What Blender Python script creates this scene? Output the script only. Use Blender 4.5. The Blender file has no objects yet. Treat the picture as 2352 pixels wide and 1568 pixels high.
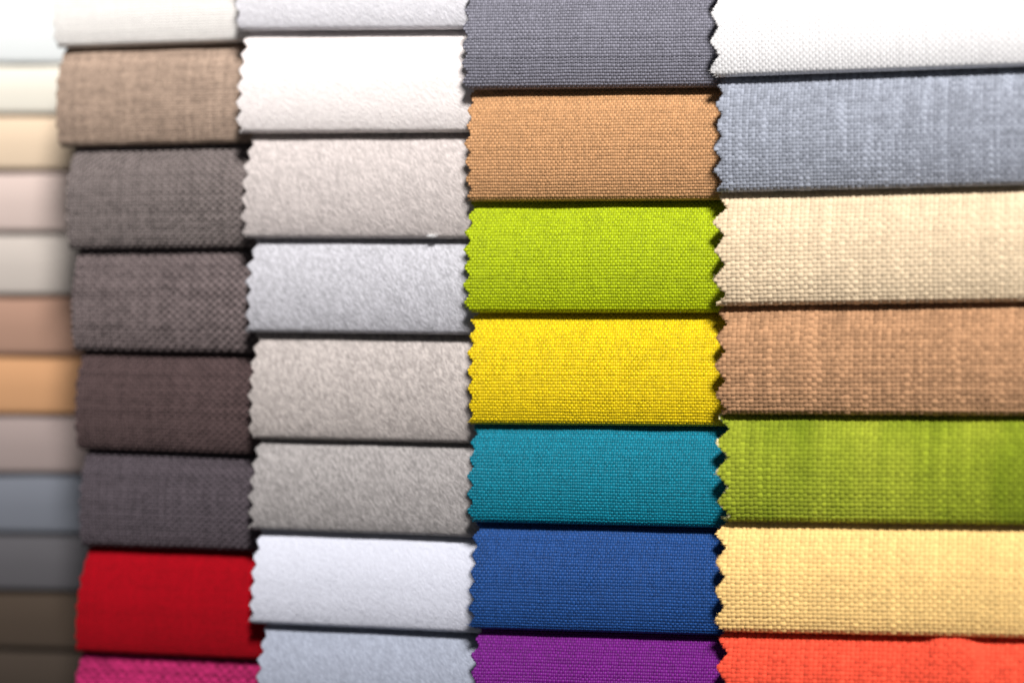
import bpy, math
import numpy as np

# ------------------------------------------------------------------ camera, light, exposure
scn = bpy.context.scene
MM = 0.001
THETA = math.radians(16.0)          # the rack of swatches recedes to the left
DIST = 474.0                        # camera to focus plane, mm
LENS = 85.0
FPX = LENS / 36.0 * 2352.0

cam_data = bpy.data.cameras.new("camera")
cam = bpy.data.objects.new("camera", cam_data)
scn.collection.objects.link(cam)
scn.camera = cam
cam_data.lens = LENS
cam_data.sensor_width = 36.0
cam_data.sensor_fit = 'HORIZONTAL'
cam_data.clip_start = 0.01
cam_data.clip_end = 20.0
CAMP = np.array([DIST * math.sin(THETA), -DIST * math.cos(THETA), 0.0])
cam.location = CAMP * MM
cam.rotation_euler = (math.radians(90), 0, THETA)
cam_data.dof.use_dof = True
cam_data.dof.focus_distance = 0.468
cam_data.dof.aperture_fstop = 6.0
cam_data.dof.aperture_blades = 0

world = bpy.data.worlds.new("World")
scn.world = world
world.use_nodes = True
bg = world.node_tree.nodes["Background"]
bg.inputs[0].default_value = (0.93, 0.96, 1.0, 1)
bg.inputs[1].default_value = 0.085

# one soft lamp above the rack, a little to the right
key_data = bpy.data.lights.new("ceiling_lamp", 'AREA')
key_data.shape = 'DISK'
key_data.size = 0.42
key_data.energy = 116.0
key_data.color = (1.0, 0.975, 0.95)
key = bpy.data.objects.new("ceiling_lamp", key_data)
scn.collection.objects.link(key)
EL, AZ, LD = math.radians(43), math.radians(24), 2.5
ldir = np.array([math.cos(EL) * math.sin(AZ), -math.cos(EL) * math.cos(AZ), math.sin(EL)])
key.location = ldir * LD
from mathutils import Vector
key.rotation_euler = Vector(-ldir).to_track_quat('-Z', 'Y').to_euler()

scn.view_settings.view_transform = 'Standard'
scn.view_settings.look = 'None'
scn.view_settings.exposure = 0.0
scn.view_settings.gamma = 1.0
scn.cycles.use_denoising = True
scn.cycles.max_bounces = 6
scn.cycles.diffuse_bounces = 4

COL = scn.collection

# ------------------------------------------------------------------ small helpers
def pix(px, py, w):
    """A point of the photograph (2352 x 1568 units) on the plane w millimetres in front of the rack."""
    r = (px - 1176.0) / FPX
    q = (784.0 - py) / FPX
    dx = -math.sin(THETA) + r * math.cos(THETA)
    dy = math.cos(THETA) + r * math.sin(THETA)
    t = (DIST * math.cos(THETA) - w) / dy
    return CAMP[0] + t * dx, t * q

def lin(c):
    return tuple(((v / 255.0) / 12.92 if v / 255.0 <= 0.04045 else ((v / 255.0 + 0.055) / 1.055) ** 2.4) for v in c)

def wob(x, rng, freqs, amps):
    """Smooth one-dimensional irregularity."""
    y = np.zeros_like(np.asarray(x, float))
    for f, a in zip(freqs, amps):
        y = y + a * np.sin(np.asarray(x) * f * (0.8 + 0.4 * rng.random()) + rng.random() * 6.283)
    return y

def hash2(i, j, seed):
    h = np.sin(i * 12.9898 + j * 78.233 + seed * 37.719) * 43758.5453
    return h - np.floor(h)

def build(name, verts, quads, mat, parent, attrs=None, kind=None):
    me = bpy.data.meshes.new(name)
    nv, nq = len(verts), len(quads)
    me.vertices.add(nv)
    me.vertices.foreach_set("co", np.ascontiguousarray(verts, dtype=np.float32).ravel())
    me.loops.add(nq * 4)
    me.loops.foreach_set("vertex_index", np.ascontiguousarray(quads, dtype=np.int32).ravel())
    me.polygons.add(nq)
    me.polygons.foreach_set("loop_start", np.arange(0, nq * 4, 4, dtype=np.int32))
    me.polygons.foreach_set("use_smooth", np.ones(nq, dtype=bool))
    me.update(calc_edges=True)
    for k, v in (attrs or {}).items():
        at = me.attributes.new(k, 'FLOAT', 'POINT')
        at.data.foreach_set("value", np.ascontiguousarray(v, dtype=np.float32).ravel())
    me.materials.append(mat)
    ob = bpy.data.objects.new(name, me)
    COL.objects.link(ob)
    ob.parent = parent
    if kind:
        ob["kind"] = kind
    return ob

def fabric_material(name, low, high, raw=None, rough=0.85, sheen=0.25, streak=None, mottle=0.0, bump=0.0, bump_scale=2500.0, spec=0.2):
    """low..high: dye range of the yarn, and painted sheen in the sharp column, mixed by the 'tone' each yarn carries; raw: colour of the cut, undyed edge."""
    m = bpy.data.materials.new(name)
    m.use_nodes = True
    nt = m.node_tree
    N, L = nt.nodes, nt.links
    b = N["Principled BSDF"]
    b.inputs["Roughness"].default_value = rough
    b.inputs["Specular IOR Level"].default_value = spec
    b.inputs["Sheen Weight"].default_value = sheen
    b.inputs["Sheen Roughness"].default_value = 0.45
    geo = N.new("ShaderNodeNewGeometry")
    at = N.new("ShaderNodeAttribute"); at.attribute_name = "tone"
    fac = at.outputs["Fac"]
    mp = N.new("ShaderNodeMapping")
    L.new(geo.outputs["Position"], mp.inputs["Vector"])
    if mottle > 0:
        nz = N.new("ShaderNodeTexNoise"); nz.inputs["Scale"].default_value = 420.0; nz.inputs["Detail"].default_value = 4.0
        L.new(geo.outputs["Position"], nz.inputs["Vector"])
        mm = N.new("ShaderNodeMath"); mm.operation = 'MULTIPLY_ADD'
        L.new(nz.outputs["Fac"], mm.inputs[0]); mm.inputs[1].default_value = mottle
        sub = N.new("ShaderNodeMath"); sub.operation = 'SUBTRACT'
        L.new(fac, sub.inputs[0]); sub.inputs[1].default_value = mottle * 0.5
        L.new(sub.outputs[0], mm.inputs[2])
        fac = mm.outputs[0]
    mix = N.new("ShaderNodeMix"); mix.data_type = 'RGBA'
    L.new(fac, mix.inputs["Factor"])
    mix.inputs["A"].default_value = (*low, 1)
    mix.inputs["B"].default_value = (*high, 1)
    col = mix.outputs["Result"]
    if streak is not None:
        mp.inputs["Scale"].default_value = (80.0, 80.0, 12.0)
        nz2 = N.new("ShaderNodeTexNoise"); nz2.inputs["Scale"].default_value = 1.0; nz2.inputs["Detail"].default_value = 3.0
        L.new(mp.outputs["Vector"], nz2.inputs["Vector"])
        rp = N.new("ShaderNodeValToRGB")
        rp.color_ramp.elements[0].position = 0.36; rp.color_ramp.elements[0].color = (*streak[0], 1)
        rp.color_ramp.elements[1].position = 0.66; rp.color_ramp.elements[1].color = (*streak[1], 1)
        L.new(nz2.outputs["Fac"], rp.inputs["Fac"])
        mx = N.new("ShaderNodeMix"); mx.data_type = 'RGBA'; mx.blend_type = 'MULTIPLY'
        mx.inputs["Factor"].default_value = 1.0
        L.new(col, mx.inputs["A"]); L.new(rp.outputs["Color"], mx.inputs["B"])
        col = mx.outputs["Result"]
    if raw is not None:
        ar = N.new("ShaderNodeAttribute"); ar.attribute_name = "raw"
        m2 = N.new("ShaderNodeMix"); m2.data_type = 'RGBA'
        L.new(ar.outputs["Fac"], m2.inputs["Factor"])
        L.new(col, m2.inputs["A"]); m2.inputs["B"].default_value = (*raw, 1)
        col = m2.outputs["Result"]
    L.new(col, b.inputs["Base Color"])
    if bump > 0:
        nb = N.new("ShaderNodeTexNoise"); nb.inputs["Scale"].default_value = bump_scale; nb.inputs["Detail"].default_value = 3.0
        L.new(geo.outputs["Position"], nb.inputs["Vector"])
        bp = N.new("ShaderNodeBump"); bp.inputs["Strength"].default_value = bump; bp.inputs["Distance"].default_value = 0.0002
        L.new(nb.outputs["Fac"], bp.inputs["Height"])
        L.new(bp.outputs["Normal"], b.inputs["Normal"])
    return m

# ------------------------------------------------------------------ shape of one hanging swatch
class Sheet:
    """One cloth piece: leans out from under the piece above, bulges, and curls in at its lower end."""
    def __init__(self, w, yb, yt, xl, xr, pitch, depth, seed, over=6.0, curl=1.25, top_lean=39.0, low_lean=-20.0, bumpf=None, wrinkle=0.45):
        self.rng = np.random.default_rng(seed)
        rng = self.rng
        ub0, vb0 = pix(xl[1], yb[0], w - 1.5)
        ub1, vb1 = pix(xr, yb[1], w - 1.5)
        ut0, vt0 = pix(xl[0], yt[0], w - 1.5)
        ut1, vt1 = pix(xr, yt[1], w - 1.5)
        self.w = w
        self.ub0, self.ub1, self.vb0, self.vb1 = ub0, ub1, vb0, vb1
        self.ut0 = ut0
        self.h0, self.h1 = vt0 - vb0, vt1 - vb1
        H = 0.5 * (self.h0 + self.h1)
        self.H = H
        # profile: list of (arc length, normal elevation)
        lf = H
        for _ in range(6):
            s, phi = self._angles(lf, over, curl, top_lean, low_lean)
            ds = np.diff(s, prepend=s[0])
            dv = -np.cumsum(np.cos(phi) * ds)
            dw = np.cumsum(np.sin(phi) * ds)
            vtop = np.interp(over, s, dv)
            lf *= H / (vtop - dv.min())
        self.s, self.phi = s, phi
        self.dv = dv - dv.min()
        vis = s >= over
        self.dw = dw - dw[vis].max()
        self.L = s[-1]
        self.over = over
        # cut line with teeth
        self.pitch, self.depth = pitch, depth
        self.phase = rng.random()
        self.tj = rng.normal(0, 1, 80)
        self.tk = rng.normal(0, 1, 80)
        self.wp = [(rng.uniform(.04, .16), wrinkle * rng.uniform(0.03, 0.12), rng.uniform(0, 6.28), rng.uniform(.04, .16)) for _ in range(4)]
        self.bumpf = bumpf
        self.uR = ub1

    @staticmethod
    def _angles(lf, over, curl, tl, ll):
        s1 = np.linspace(0, over, 14, endpoint=False)
        p1 = np.linspace(70, tl + 8, 14)
        t = np.linspace(0, 1, 70, endpoint=False)
        p2 = np.where(t < 0.62, tl * (1 - t / 0.62) ** 1.0, ll * ((t - 0.62) / 0.38) ** 1.5)
        tc = np.linspace(0, 1, 26)
        p3 = ll + (-118 - ll) * tc
        lc = curl * math.radians(118 + ll)
        s = np.concatenate([s1, over + lf * t, over + lf + lc * tc])
        return s, np.radians(np.concatenate([p1, p2, p3]))

    def line(self, s):
        dv = np.interp(s, self.s, self.dv)
        f = np.clip(1 - dv / self.H, -0.4, 1.05)
        return self.ut0 + (self.ub0 - self.ut0) * f

    def left(self, s):
        line = self.line(s)
        x = np.asarray(s) / self.pitch + self.phase
        k = np.floor(x).astype(int) % 80
        t = x - np.floor(x)
        tri = 1 - np.abs(2 * t - 1)             # 0 at the notch, 1 at the tip
        tri = tri ** 1.0
        tri = np.where(tri > 0.9, 0.9 + (tri - 0.9) * 0.5, tri)
        d = self.depth * (1 + 0.13 * self.tj[k])
        return line + 0.5 * self.depth - d * tri + 0.05 * self.depth * self.tk[k] * tri

    def frame(self, u, s):
        u, s = np.broadcast_arrays(np.asarray(u, float), np.asarray(s, float))
        sc = np.clip(s, 0, self.L)
        a = (u - self.ub0) / (self.ub1 - self.ub0)
        vb = self.vb0 + (self.vb1 - self.vb0) * a
        hs = (self.h0 + (self.h1 - self.h0) * a) / self.H
        v = vb + np.interp(sc, self.s, self.dv) * hs
        w = self.w + np.interp(sc, self.s, self.dw)
        for (f, am, ph, fs) in self.wp:
            w = w + am * np.sin(u * f * 2.2 + ph + s * fs)
        if self.bumpf is not None:
            w = w + self.bumpf(u, s)
        ph = np.interp(sc, self.s, self.phi)
        return u, v, w, np.cos(ph), np.sin(ph)    # normal = (0, nv = sin, nw = cos)

    def point(self, u, s, n=0.0, ds=0.0):
        """World position (mm) of a point n above the cloth and ds further down along it."""
        u, s, n, ds = np.broadcast_arrays(*[np.asarray(q, float) for q in (u, s, n, ds)])
        u, v, w, c, sn = self.frame(u, s)
        v2 = v + n * sn - ds * c
        w2 = w + n * c + ds * sn
        return np.stack([u, -w2, v2], axis=-1)

def grid_quads(nr, nc, off=0):
    i = np.arange(nr - 1)[:, None]; j = np.arange(nc - 1)[None, :]
    a = off + i * nc + j
    return np.stack([a, a + 1, a + nc + 1, a + nc], axis=-1).reshape(-1, 4)

def add_sheet(sh, mat, parent, org, thick, tone=0.45, nu=26, rawin=0.0, ds=0.16, tooth_tone=None, under=0.0):
    s = np.arange(0, sh.L + ds * 0.5, ds); s = np.minimum(s, sh.L)
    L = sh.left(s)
    g = np.linspace(0, 1, nu) ** 1.6
    U = L[:, None] + (sh.uR - L[:, None]) * g[None, :]
    S = np.repeat(s[:, None], nu, 1)
    F = sh.point(U, S, -under)
    B = sh.point(U, S, -under - thick)
    nr = len(s)
    V = np.concatenate([F.reshape(-1, 3), B.reshape(-1, 3)]) - org
    q = [grid_quads(nr, nu), grid_quads(nr, nu, nr * nu)[:, ::-1]]
    i = np.arange(nr - 1)
    nb = nr * nu
    q.append(np.stack([i * nu, (i + 1) * nu, nb + (i + 1) * nu, nb + i * nu], -1))
    e = np.arange(nu - 1) + (nr - 1) * nu
    q.append(np.stack([e, e + 1, nb + e + 1, nb + e], -1))
    tn = np.full(2 * nb, tone) + 0.1 * (hash2(np.arange(2 * nb), 3.0, 1.7) - 0.5)
    at = {"tone": tn}
    raw = np.zeros(2 * nb)
    if rawin > 0:
        tip = (sh.line(s) - 0.5 * sh.depth)[:, None]
        raw[:nb] = np.clip((tip + rawin - U) / (0.5 * rawin), 0, 1).ravel()
        raw[nb:] = 1
        at["raw"] = raw
    return build("cloth", V * MM, np.concatenate(q), mat, parent, at)

ARC = np.radians([-105, -38, 38, 105])

def yarn_mesh(P, mask_pairs, name, mat, parent, org, tone, raw=None):
    """P: (yarns, samples, arc, 3)."""
    ny, ns, na, _ = P.shape
    idx = np.arange(ny * ns * na).reshape(ny, ns, na)
    a = idx[:, :-1, :-1]; b = idx[:, 1:, :-1]; c = idx[:, 1:, 1:]; d = idx[:, :-1, 1:]
    Q = np.stack([a, b, c, d], -1)
    Q = Q[mask_pairs]
    Q = Q.reshape(-1, 4)
    used = np.unique(Q)
    remap = np.zeros(idx.size, np.int64); remap[used] = np.arange(len(used))
    V = P.reshape(-1, 3)[used] - org
    at = {"tone": np.repeat(tone[..., None], na, 2).ravel()[used]}
    if raw is not None:
        at["raw"] = np.repeat(raw[..., None], na, 2).ravel()[used]
    return build(name, V * MM, remap[Q], mat, parent, at, "stuff")

def add_weave(sh, mat, parent, org, pw, pf, amp, spread=0.35, slub=0.0, weft_r=0.56, warp_r=0.54, per=6, rawin=0.0, lift=0.02, seed=0, cyc=2, duo=0.0, slub_tone=0.6, yarn=0.27):
    rng = np.random.default_rng(seed + 991)
    umin = min(sh.ut0, sh.ub0) - sh.depth - 0.5
    s0 = max(sh.over - 2.5, 0.4)
    # ---- weft yarns run across
    nj = int((sh.L - s0) / pf)
    j = np.arange(nj)
    du = cyc * pw / per
    un = np.arange(umin, sh.uR - 4.0, du)
    U = np.repeat(un[None, :], nj, 0)
    S = s0 + (j[:, None] + 0.5) * pf + rng.normal(0, 0.05 * pf, (nj, 1))
    for f, a in ((0.25, 0.06), (0.9, 0.05)):
        S = S + a * pf * np.sin(U * f + 0.35 * j[:, None] * f + rng.random() * 6)
    S = S + 0.05 * pf * np.sin(U * rng.uniform(0.5, 1.6, (nj, 1)) + rng.uniform(0, 6, (nj, 1)))
    off = 0.0 if cyc == 2 else np.pi / 4
    ph = 2 * np.pi / cyc * (U / pw + j[:, None]) + off
    hgt = amp * np.cos(ph) + lift
    cell = np.floor(ph / (2 * np.pi) + 0.25)
    fl = hash2(cell, j[:, None], seed * 0.13 + 1.0)
    hgt = hgt + amp * 0.30 * (fl - 0.5)
    thick = 1 + 0.10 * rng.normal(0, 1, (nj, 1)) + 0.06 * (fl - 0.5)
    if slub:
        thick = thick + slub * 0.5 * np.clip(np.sin(U * rng.uniform(.1, .35, (nj, 1)) + rng.uniform(0, 6, (nj, 1))) - 0.75, 0, 1) * 4
    tone = 0.5 + duo + spread * (yarn * rng.normal(0, 1, (nj, 1)) + 1.0 * (fl - 0.5)) + slub * 0.25 * np.sin(U * rng.uniform(.1, .5, (nj, 1)) + rng.uniform(0, 6, (nj, 1)))
    rt, rn = weft_r * pf * thick, 0.62 * amp * thick + 0.03
    A = ARC[None, None, :]
    P = sh.point(U[..., None], S[..., None], hgt[..., None] + rn[..., None] * np.cos(A), rt[..., None] * np.sin(A))
    Lf = sh.left(S) + rng.normal(0, 0.06, (nj, 1))
    inside = U > Lf
    ok = inside[:, :-1] & inside[:, 1:] & (S[:, :-1] < sh.L) & (S[:, 1:] < sh.L)
    raw = np.clip((sh.line(S) - 0.5 * sh.depth + rawin - U) / (0.5 * rawin), 0, 1) if rawin else None
    yarn_mesh(P, ok, "weft_yarn", mat, parent, org, tone, raw)
    # ---- warp yarns run down
    ui = np.arange(umin + pw * 0.0, sh.uR - 4.0, pw)
    k = np.round((ui) / pw)
    ui = k * pw
    ni = len(ui)
    dsn = cyc * pf / per
    sn = np.arange(s0, sh.L, dsn)
    S = np.repeat(sn[None, :], ni, 0)
    U = ui[:, None] + rng.normal(0, 0.05 * pw, (ni, 1)) + 0.05 * pw * np.sin(S * rng.uniform(0.4, 1.2, (ni, 1)) + rng.uniform(0, 6, (ni, 1)))
    jj = (S - s0) / pf - 0.5
    ph = 2 * np.pi / cyc * (jj + k[:, None]) + off
    hgt = -amp * np.cos(ph)
    cell = np.floor(ph / (2 * np.pi) + 0.75)
    fl = hash2(cell, k[:, None], seed * 0.29 + 5.0)
    hgt = hgt + amp * 0.25 * (fl - 0.5)
    thick = 1 + 0.10 * rng.normal(0, 1, (ni, 1))
    sl = np.zeros_like(S)
    if slub:
        sl = np.clip(np.sin(S * rng.uniform(.08, .3, (ni, 1)) + rng.uniform(0, 6, (ni, 1))) - 0.55, 0, 1) * 2 * (rng.random((ni, 1)) < 0.45)
        thick = thick + slub * 0.7 * sl
        hgt = hgt + slub * 0.25 * amp * sl
    tone = 0.5 - duo + spread * (yarn * rng.normal(0, 1, (ni, 1)) + 1.0 * (fl - 0.5)) + slub * slub_tone * sl - slub * 0.1
    rt, rn = warp_r * pw * thick, 0.62 * amp * thick + 0.03
    P = sh.point(U[..., None] + (rt[..., None] * np.sin(A)), S[..., None], hgt[..., None] + rn[..., None] * np.cos(A))
    Lf = sh.left(S)
    inside = U > Lf + 0.2 * pw
    ok = inside[:, :-1] & inside[:, 1:]
    raw = np.clip((sh.line(S) - 0.5 * sh.depth + rawin - U) / (0.5 * rawin), 0, 1) if rawin else None
    yarn_mesh(P, ok, "warp_yarn", mat, parent, org, tone, raw)

def add_nap(sh, mat, parent, org, count, angle, length, width, spread=0.8, lift=0.10, jit=0.35, seed=0, shrink_low=1.0):
    """Brushed wool: short felted fibres lying over the cloth."""
    rng = np.random.default_rng(seed + 77)
    s0 = max(sh.over - 1.5, 0.4)
    S = rng.uniform(s0, sh.L - 0.3, count)
    U = rng.uniform(min(sh.ut0, sh.ub0) - sh.depth, sh.uR - 4.0, count)
    ang = angle + rng.normal(0, jit, count)
    ln = length * rng.uniform(0.6, 1.35, count)
    wd = width * rng.uniform(0.6, 1.3, count)
    t = np.array([-0.5, -0.2, 0.2, 0.5])
    prof = np.array([0.25, 1.0, 1.0, 0.25])
    hp = np.array([0.0, 1.0, 1.0, 0.0])
    bend = rng.normal(0, 0.12, count)
    cu = U[:, None] + (t * np.cos(ang)[:, None] - bend[:, None] * (1 - 4 * t ** 2) * np.sin(ang)[:, None]) * ln[:, None]
    cs = S[:, None] + (t * np.sin(ang)[:, None] + bend[:, None] * (1 - 4 * t ** 2) * np.cos(ang)[:, None]) * ln[:, None]
    cs = np.clip(cs, s0, sh.L - 0.05)
    lh = lift * rng.uniform(0.2, 1.2, count)
    hh = hp[None, :] * lh[:, None] - 0.02
    ac = np.radians([-90, 0, 90])
    hw = 0.5 * wd[:, None] * prof[None, :]
    pu = cu[..., None] - np.sin(ang)[:, None, None] * hw[..., None] * np.sin(ac)
    ps = cs[..., None] + np.cos(ang)[:, None, None] * hw[..., None] * np.sin(ac)
    pn = hh[..., None] + 0.45 * hw[..., None] * np.cos(ac)
    P = sh.point(pu, np.clip(ps, 0, sh.L), pn)
    keep = (cu > sh.left(cs) - 0.10).all(axis=1)
    P = P[keep]
    tone = np.repeat((0.5 + spread * (rng.random(count) - 0.5))[keep][:, None], 4, 1)
    ok = np.ones((P.shape[0], 3), bool)
    yarn_mesh(P, ok, "wool_nap", mat, parent, org, tone)

def add_fray(sh, mat, parent, org, count, length, radius, seed=0, tone=0.7, slope=0.0, raw=None):
    """Loose fibre ends standing out of the cut edge."""
    rng = np.random.default_rng(seed + 4242)
    S = rng.uniform(sh.over, sh.L - 1.2, count)
    L = sh.left(S)
    ln = length * rng.uniform(0.3, 1.5, count)
    ang = rng.normal(slope, 0.55, count)
    t = np.linspace(0, 1, 5)
    cur = rng.normal(0, 0.5, count)
    cu = L[:, None] + 0.25 - (t * np.cos(ang)[:, None]) * (ln[:, None] + 0.25)
    cs = S[:, None] + (t * np.sin(ang)[:, None] + cur[:, None] * t ** 2 * 0.6) * ln[:, None]
    hh = rng.uniform(-0.1, 0.25, count)[:, None] + t * rng.normal(0.1, 0.25, count)[:, None] * ln[:, None]
    ac = np.radians([0, 120, 240, 360])
    rr = radius * rng.uniform(0.6, 1.3, count)[:, None] * (1 - 0.55 * t)
    P = sh.point(cu[..., None] + 0 * ac, np.clip(cs[..., None] + rr[..., None] * np.sin(ac), 0, sh.L), hh[..., None] + rr[..., None] * np.cos(ac))
    tn = np.repeat((tone + 0.3 * (rng.random(count) - 0.5))[:, None], 5, 1)
    yarn_mesh(P, np.ones((count, 4), bool), "frayed_thread", mat, parent, org, tn, None if raw is None else np.full_like(tn, raw))

def swatch(label, group, sh, mat, thick, **kw):
    root = bpy.data.objects.new("fabric_swatch", None)
    COL.objects.link(root)
    org = np.array([0.5 * (sh.ub0 + sh.ub1), -sh.w, 0.5 * (sh.vb0 + sh.vb1)])
    root.location = org * MM
    root.empty_display_size = 0.005
    root["label"] = label
    root["category"] = "fabric swatch"
    root["group"] = group
    return root, org

def tones(rgb, gain=1.0, d=0.28):
    c = np.array(lin(rgb)) * gain
    c = c * min(1.0, 0.84 / c.max())
    lo = c * (1 - d)
    hi = c * min(1 + d, 0.92 / c.max())
    return tuple(lo), tuple(hi)

# ------------------------------------------------------------------ dark board added behind the swatches to stop light leaking through
def backing():
    steps = [(-400, 300, -62.0), (205, 700, -24.0), (620, 1170, -16.0), (1120, 1720, -12.0), (1700, 2700, -8.0)]
    V, Q = [], []
    for (x0, x1, w) in steps:
        u0, _ = pix(x0, 784, w); u1, _ = pix(x1, 784, w)
        k = len(V)
        for (uu, ww) in ((u0, w), (u1, w), (u0, w - 3.0), (u1, w - 3.0)):
            for vv in (-95.0, 95.0):
                V.append((uu, -ww, vv))
        for f in ((0, 2, 3, 1), (4, 5, 7, 6), (0, 1, 5, 4), (2, 6, 7, 3), (1, 3, 7, 5), (0, 4, 6, 2)):
            Q.append([k + i for i in f])
    m = bpy.data.materials.new("dark_card")
    m.use_nodes = True
    nt = m.node_tree
    b = nt.nodes["Principled BSDF"]
    nz = nt.nodes.new("ShaderNodeTexNoise"); nz.inputs["Scale"].default_value = 300
    rp = nt.nodes.new("ShaderNodeValToRGB")
    rp.color_ramp.elements[0].color = (0.022, 0.016, 0.012, 1); rp.color_ramp.elements[1].color = (0.04, 0.03, 0.022, 1)
    nt.links.new(nz.outputs["Fac"], rp.inputs["Fac"]); nt.links.new(rp.outputs["Color"], b.inputs["Base Color"])
    b.inputs["Roughness"].default_value = 0.9
    o = build("light_stop_board", np.array(V) * MM, np.array(Q), m, None)
    o.data.polygons.foreach_set("use_smooth", np.zeros(len(Q), bool))
    o["kind"] = "structure"
    return o
backing()

# ------------------------------------------------------------------ column data, in photograph units (2352 x 1568)
# each row: colour, bottom left y, bottom right y, cut edge x at top, at bottom, label
G3 = "smooth plain-weave swatches in the sharp column"
C3 = [
    ((138, 137, 150), 204, 197, 1074, 1071, "slate grey plain-weave swatch hanging above the tan one"),
    ((210, 158, 110), 461, 457, 1077, 1080, "tan caramel plain-weave swatch between slate grey and lime green swatches"),
    ((180, 198, 2), 716, 716, 1079, 1077, "bright lime green plain-weave swatch with pinked edge, above the yellow one"),
    ((240, 208, 4), 972, 978, 1084, 1083, "bright yellow plain-weave swatch between lime green and teal swatches"),
    ((0, 126, 150), 1197, 1212, 1087, 1083, "teal plain-weave swatch between yellow and royal blue swatches"),
    ((27, 74, 140), 1442, 1460, 1092, 1086, "royal blue plain-weave swatch with frayed pinked edge, below the teal one"),
    ((112, 16, 126), 1692, 1712, 1092, 1088, "vivid purple plain-weave swatch hanging below the royal blue one"),
]
G4 = "thick slubbed linen-weave swatches in the wide column"
C4 = [
    ((247, 245, 246), 176, 146, 1642, 1645, "thick white linen-weave swatch above the denim grey-blue one"),
    ((158, 163, 176), 440, 420, 1652, 1653, "denim grey-blue slubbed linen-weave swatch with pale vertical streaks"),
    ((238, 214, 180), 701, 688, 1653, 1655, "oatmeal beige slubbed linen-weave swatch above the brown one"),
    ((186, 142, 106), 949, 953, 1657, 1658, "warm brown slubbed linen-weave swatch between oatmeal and streaky green swatches"),
    ((142, 158, 34), 1195, 1205, 1660, 1662, "streaky olive green printed linen-weave swatch with cream unprinted teeth"),
    ((252, 210, 136), 1449, 1466, 1654, 1653, "pale custard yellow linen-weave swatch above the coral red one"),
    ((250, 88, 62), 1706, 1728, 1656, 1656, "coral red linen-weave swatch hanging below the custard yellow one"),
]
G2 = "brushed wool swatches in the pale column"
C2 = [
    ((236, 234, 240), 69, 65, 552, 550, "cold white brushed wool swatch above the blush white one"),
    ((250, 242, 240), 305, 302, 562, 552, "blush white brushed wool swatch with pinked edge, above a stone grey one"),
    ((214, 204, 201), 546, 548, 572, 563, "warm stone grey brushed wool swatch with a speck of lint at its lower edge"),
    ((200, 199, 206), 762, 769, 582, 572, "cool lilac grey brushed wool swatch between stone grey and greige swatches"),
    ((190, 181, 177), 1006, 1019, 585, 578, "greige melange brushed wool swatch between lilac grey and ash grey swatches"),
    ((164, 159, 158), 1215, 1236, 590, 580, "ash grey melange brushed wool swatch above the icy white one"),
    ((214, 216, 229), 1430, 1457, 592, 580, "icy blue-white smooth wool swatch over the red swatch's end"),
    ((160, 166, 182), 1665, 1692, 604, 596, "steel blue-grey brushed wool swatch below the icy white one"),
]
G1 = "dark coarse swatches in the soft-focus column"
C1 = [
    ((244, 240, 236), 108, 90, 124, 130, "off-white linen swatch above the mottled fawn one", "linen"),
    ((184, 160, 142), 335, 323, 138, 136, "mottled fawn brown linen swatch above the charcoal ones", "linen"),
    ((126, 116, 114), 569, 564, 160, 160, "charcoal grey-brown hopsack swatch below the mottled fawn linen", "hop"),
    ((114, 102, 102), 801, 809, 172, 170, "dark mushroom brown hopsack swatch with coarse dotted weave above the plum one", "hop"),
    ((86, 70, 70), 1028, 1046, 182, 180, "deep plum brown hopsack swatch between two dark grey-brown ones", "hopfine"),
    ((84, 76, 82), 1249, 1265, 192, 189, "dark aubergine grey hopsack swatch directly above the red one", "hopfine"),
    ((162, 0, 20), 1494, 1517, 196, 176, "plain deep red velvet-smooth swatch above the magenta one", "plain"),
    ((164, 36, 92), 1740, 1768, 178, 170, "magenta pink coarse hopsack swatch below the deep red one", "pink"),
]
G0 = "thin plain swatches in the blurred far column"
C0 = [
    ((246, 250, 250), 147, 147, "snow white thin swatch in the blurred far column"),
    ((244, 238, 224), 262, 262, "ivory cream thin swatch below the snow white one"),
    ((234, 210, 182), 390, 390, "pale sand beige thin swatch below the ivory one"),
    ((216, 196, 188), 531, 533, "pale rose beige thin swatch between sand and putty grey ones"),
    ((200, 190, 182), 676, 677, "putty grey thin swatch between rose beige and cocoa pink ones"),
    ((182, 144, 124), 813, 815, "cocoa pink-brown thin swatch above the apricot one"),
    ((212, 160, 116), 949, 951, "apricot orange thin swatch between cocoa pink and mauve grey ones"),
    ((164, 148, 144), 1084, 1086, "mauve grey thin swatch below the apricot one"),
    ((118, 122, 132), 1219, 1225, "steel blue-grey thin swatch between mauve and graphite ones"),
    ((90, 88, 92), 1350, 1358, "graphite grey thin swatch below the steel blue-grey one"),
    ((72, 60, 50), 1481, 1494, "dark coffee brown thin swatch below the graphite one"),
    ((64, 54, 46), 1612, 1628, "blackish brown thin swatch at the foot of the dark browns"),
]

def tops(rows, i, pitch_guess, li=1, ri=2):
    if i == 0:
        return rows[0][li] - pitch_guess, rows[0][ri] - pitch_guess
    return rows[i - 1][li], rows[i - 1][ri]

GAIN = 0.74
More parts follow.
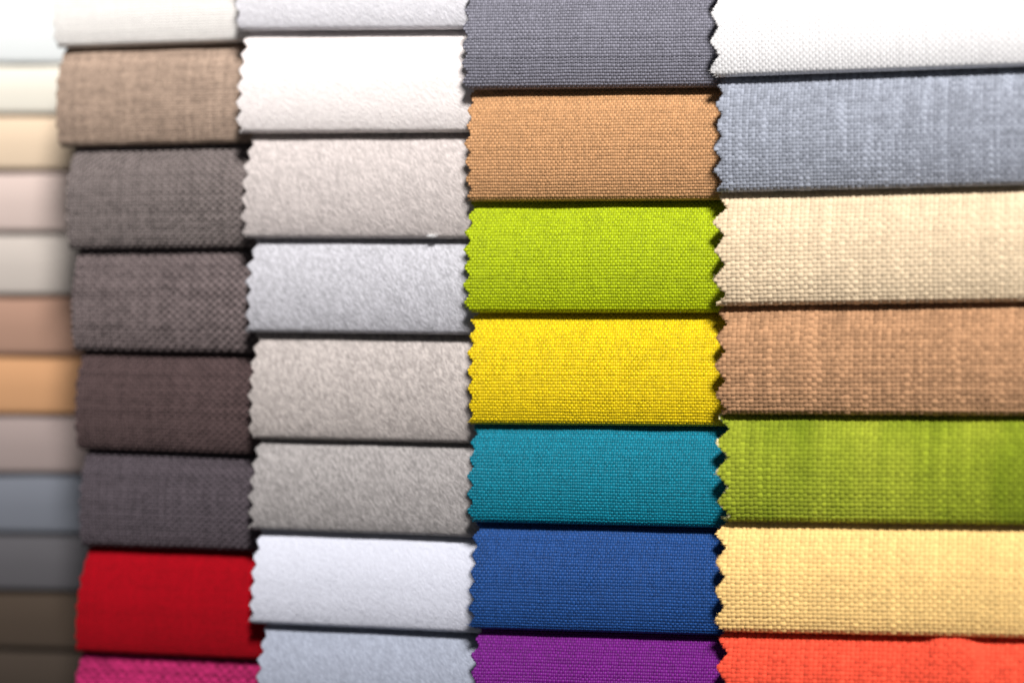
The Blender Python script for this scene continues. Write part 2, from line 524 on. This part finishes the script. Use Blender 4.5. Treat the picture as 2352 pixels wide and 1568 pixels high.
# ---- the column in focus
for i, (rgb, bl, br, xt, xb, lab) in enumerate(C3):
    yt = tops(C3, i, 256)
    sh = Sheet(0.0, (bl, br), yt, (xt, xb), 1740, 3.5, 1.3, 300 + i)
    lo, hi = tones(rgb, GAIN, 0.30)
    mat = fabric_material("weave_%s" % lab.split()[0], lo, hi, rough=0.55, sheen=0.03, spec=0.22)
    root, org = swatch(lab, G3, sh, mat, 0.4)
    add_sheet(sh, mat, root, org, 0.30, tone=0.5, under=0.17)
    add_weave(sh, mat, root, org, 0.445, 0.61, 0.10, spread=0.60, per=6, seed=300 + i, weft_r=0.47, warp_r=0.50, lift=0.0, duo=0.28, yarn=0.10)  # weft yarn toned lighter than warp: its sheen is painted into the colour
    add_fray(sh, mat, root, org, 46 if i != 5 else 110, 0.35 if i != 5 else 0.6, 0.03, seed=i, tone=0.7)

# ---- the wide column on the right
for i, (rgb, bl, br, xt, xb, lab) in enumerate(C4):
    yt = tops(C4, i, 268)
    bf = None
    if i == 6:
        uc, _ = pix(2185, 1480, 3.0)
        bf = lambda u, s: 1.7 * np.exp(-((u - uc) / 4.2) ** 4) * np.exp(-((s - 6.0) / 7.0) ** 2)
    sh = Sheet(4.4, (bl, br), yt, (xt, xb), 2480, (5.2, 4.3, 5.6, 5.6, 5.6, 5.6, 5.6)[i], (1.7, 1.4, 2.5, 2.1, 2.5, 2.5, 2.5)[i], 400 + i, curl=1.35, bumpf=bf)
    lo, hi = tones(rgb, (0.97, 0.84, 0.79, 0.80, 0.76, 0.78, 0.72)[i], (0.05, 0.24, 0.13, 0.26, 0.26, 0.13, 0.22)[i])
    raw, streak, rin = None, None, 0.0
    if i == 4:
        raw, rin = lin((222, 212, 165)), 0.75
        streak = ((0.70, 0.76, 0.62), (1.40, 1.27, 2.0))
    mat = fabric_material("linen_%s" % lab.split()[0], lo, hi, raw=raw, rough=0.85, sheen=0.08, spec=0.12, streak=streak)
    root, org = swatch(lab, G4, sh, mat, 0.6)
    add_sheet(sh, mat, root, org, 0.55, tone=0.5, under=0.12, rawin=rin)
    slub = (0.4, 0.95, 0.75, 0.75, 0.35, 0.5, 0.4)[i]
    add_weave(sh, mat, root, org, (0.6, 0.64, 0.86, 0.86, 0.86, 0.86, 0.86)[i], (0.6, 0.66, 0.80, 0.80, 0.80, 0.80, 0.80)[i], (0.04, 0.10, 0.12, 0.14, 0.14, 0.12, 0.14)[i], spread=0.45 if i == 4 else 0.8, slub=slub, slub_tone=1.0, per=8, seed=400 + i, rawin=rin, weft_r=0.46, warp_r=0.48, lift=-0.07)
    add_fray(sh, mat, root, org, 70, 0.35, 0.04, seed=40 + i, tone=0.8, raw=1.0 if rin else None)

# ---- brushed wool column
for i, (rgb, bl, br, xt, xb, lab) in enumerate(C2):
    yt = tops(C2, i, 238)
    sh = Sheet(-4.4, (bl, br), yt, (xt, xb), 1180, 3.35, 1.2, 200 + i, curl=1.2)
    d = (0.07, 0.04, 0.22, 0.24, 0.30, 0.30, 0.05, 0.16)[i]
    lo, hi = tones(rgb, (0.97, 0.92)[i] if i < 2 else 0.80, d)
    mat = fabric_material("wool_%s_%s" % (lab.split()[0], lab.split()[1]), lo, hi, rough=0.95, sheen=0.1, spec=0.1, mottle=0.5, bump=0.2)
    root, org = swatch(lab, G2, sh, mat, 0.6)
    add_sheet(sh, mat, root, org, 0.7, tone=0.4)
    add_nap(sh, mat, root, org, 8500, math.radians(56), 1.5, 0.19, spread=1.7, lift=0.07, jit=0.22, seed=i)
    add_fray(sh, mat, root, org, 120, 0.28, 0.03, seed=70 + i, tone=0.7)

# ---- coarse dark column
for i, (rgb, bl, br, xt, xb, lab, kind) in enumerate(C1):
    yt = tops(C1, i, 240)
    sh = Sheet(-10.0, (bl, br), yt, (xt, xb), 690, 3.1, 0.45, 100 + i, curl=1.25)
    d = {"linen": 0.34, "hop": 0.62, "hopfine": 0.55, "plain": 0.16, "pink": 0.42}[kind]
    if i == 0:
        d = 0.06
    lo, hi = tones(rgb, 1.0 if i == 0 else GAIN, d)
    mat = fabric_material("cloth_%s_%s" % (lab.split()[0], lab.split()[1]), lo, hi, rough=0.9, sheen=0.05, spec=0.1,
                          mottle=0.25 if kind != "plain" else 0.6, bump=0.25 if kind == "plain" else 0.0)
    root, org = swatch(lab, G1, sh, mat, 0.5)
    add_sheet(sh, mat, root, org, 0.6, tone=0.5, under=0.12)
    if kind == "linen":
        add_weave(sh, mat, root, org, 0.55, 0.60, 0.06 if i == 0 else 0.12, spread=0.6, slub=0.7, per=6, seed=100 + i)
    elif kind in ("hop", "hopfine"):
        if i == 3:
            add_weave(sh, mat, root, org, 0.92, 0.80, 0.24, spread=0.6, slub=0.2, per=8, seed=100 + i, duo=0.5, yarn=0.15)
        else:
            k = 0.98
            add_weave(sh, mat, root, org, 0.86 * k, 0.72 * k, 0.20, spread=0.5, slub=0.15, per=8, seed=100 + i, duo=0.5, yarn=0.15)
    elif kind == "pink":
        add_weave(sh, mat, root, org, 1.06, 0.95, 0.28, spread=0.6, slub=0.1, per=8, seed=100 + i, duo=0.3)
    else:
        add_weave(sh, mat, root, org, 0.50, 0.46, 0.09, spread=0.8, slub=0.2, per=6, seed=100 + i, duo=0.2)

# ---- thin, far column
for i, (rgb, bl, br, lab) in enumerate(C0):
    if i == 0:
        yt = (bl - 150, br - 150)
    else:
        yt = (C0[i - 1][1], C0[i - 1][2])
    sh = Sheet(-52.0, (bl, br), yt, (-130, -130), 330, 4.0, 0.6, 10 + i, over=4.0, curl=0.75, top_lean=28, low_lean=-8)
    lo, hi = tones(rgb, 0.74 if i > 4 else 0.84, 0.05)
    mat = fabric_material("thin_%s_%s" % (lab.split()[0], lab.split()[1]), lo, hi, rough=0.85, sheen=0.1, mottle=0.3, bump=0.15)
    root, org = swatch(lab, G0, sh, mat, 0.4)
    add_sheet(sh, mat, root, org, 0.4, tone=0.5, ds=0.3, nu=40)

# ---- a speck of lint on the stone grey wool
def lint():
    rng = np.random.default_rng(5)
    u, v = pix(990, 541, -5.0)
    org = np.array([u, 5.4, v])
    P = []
    n = 46
    t = np.linspace(-0.5, 0.5, 6)
    ac = np.radians([0, 120, 240, 360])
    allp = []
    for k in range(n):
        c = rng.normal(0, 1, 3) * np.array([0.42, 0.18, 0.16])
        d = rng.normal(0, 1, 3) * np.array([1.0, 0.5, 0.5]); d /= np.linalg.norm(d)
        b = rng.normal(0, 0.25, 3)
        ln = rng.uniform(0.5, 1.1)
        line = c + d * t[:, None] * ln + b * (t[:, None] ** 2 * 4 - 0.5)
        r = 0.035
        ring = np.stack([line + r * np.array([0, math.cos(a), math.sin(a)]) for a in ac], 1)
        allp.append(ring)
    P = np.array(allp)
    m = fabric_material("white_lint", (0.75, 0.75, 0.75), (0.88, 0.88, 0.88), rough=0.9)
    o = yarn_mesh(P, np.ones((n, 5), bool), "lint", m, None, np.zeros(3), np.full((n, 6), 0.6))
    o.location = org * MM
    del o["kind"]
    o["label"] = "tiny white speck of lint caught under the stone grey wool swatch"
    o["category"] = "lint"
lint()
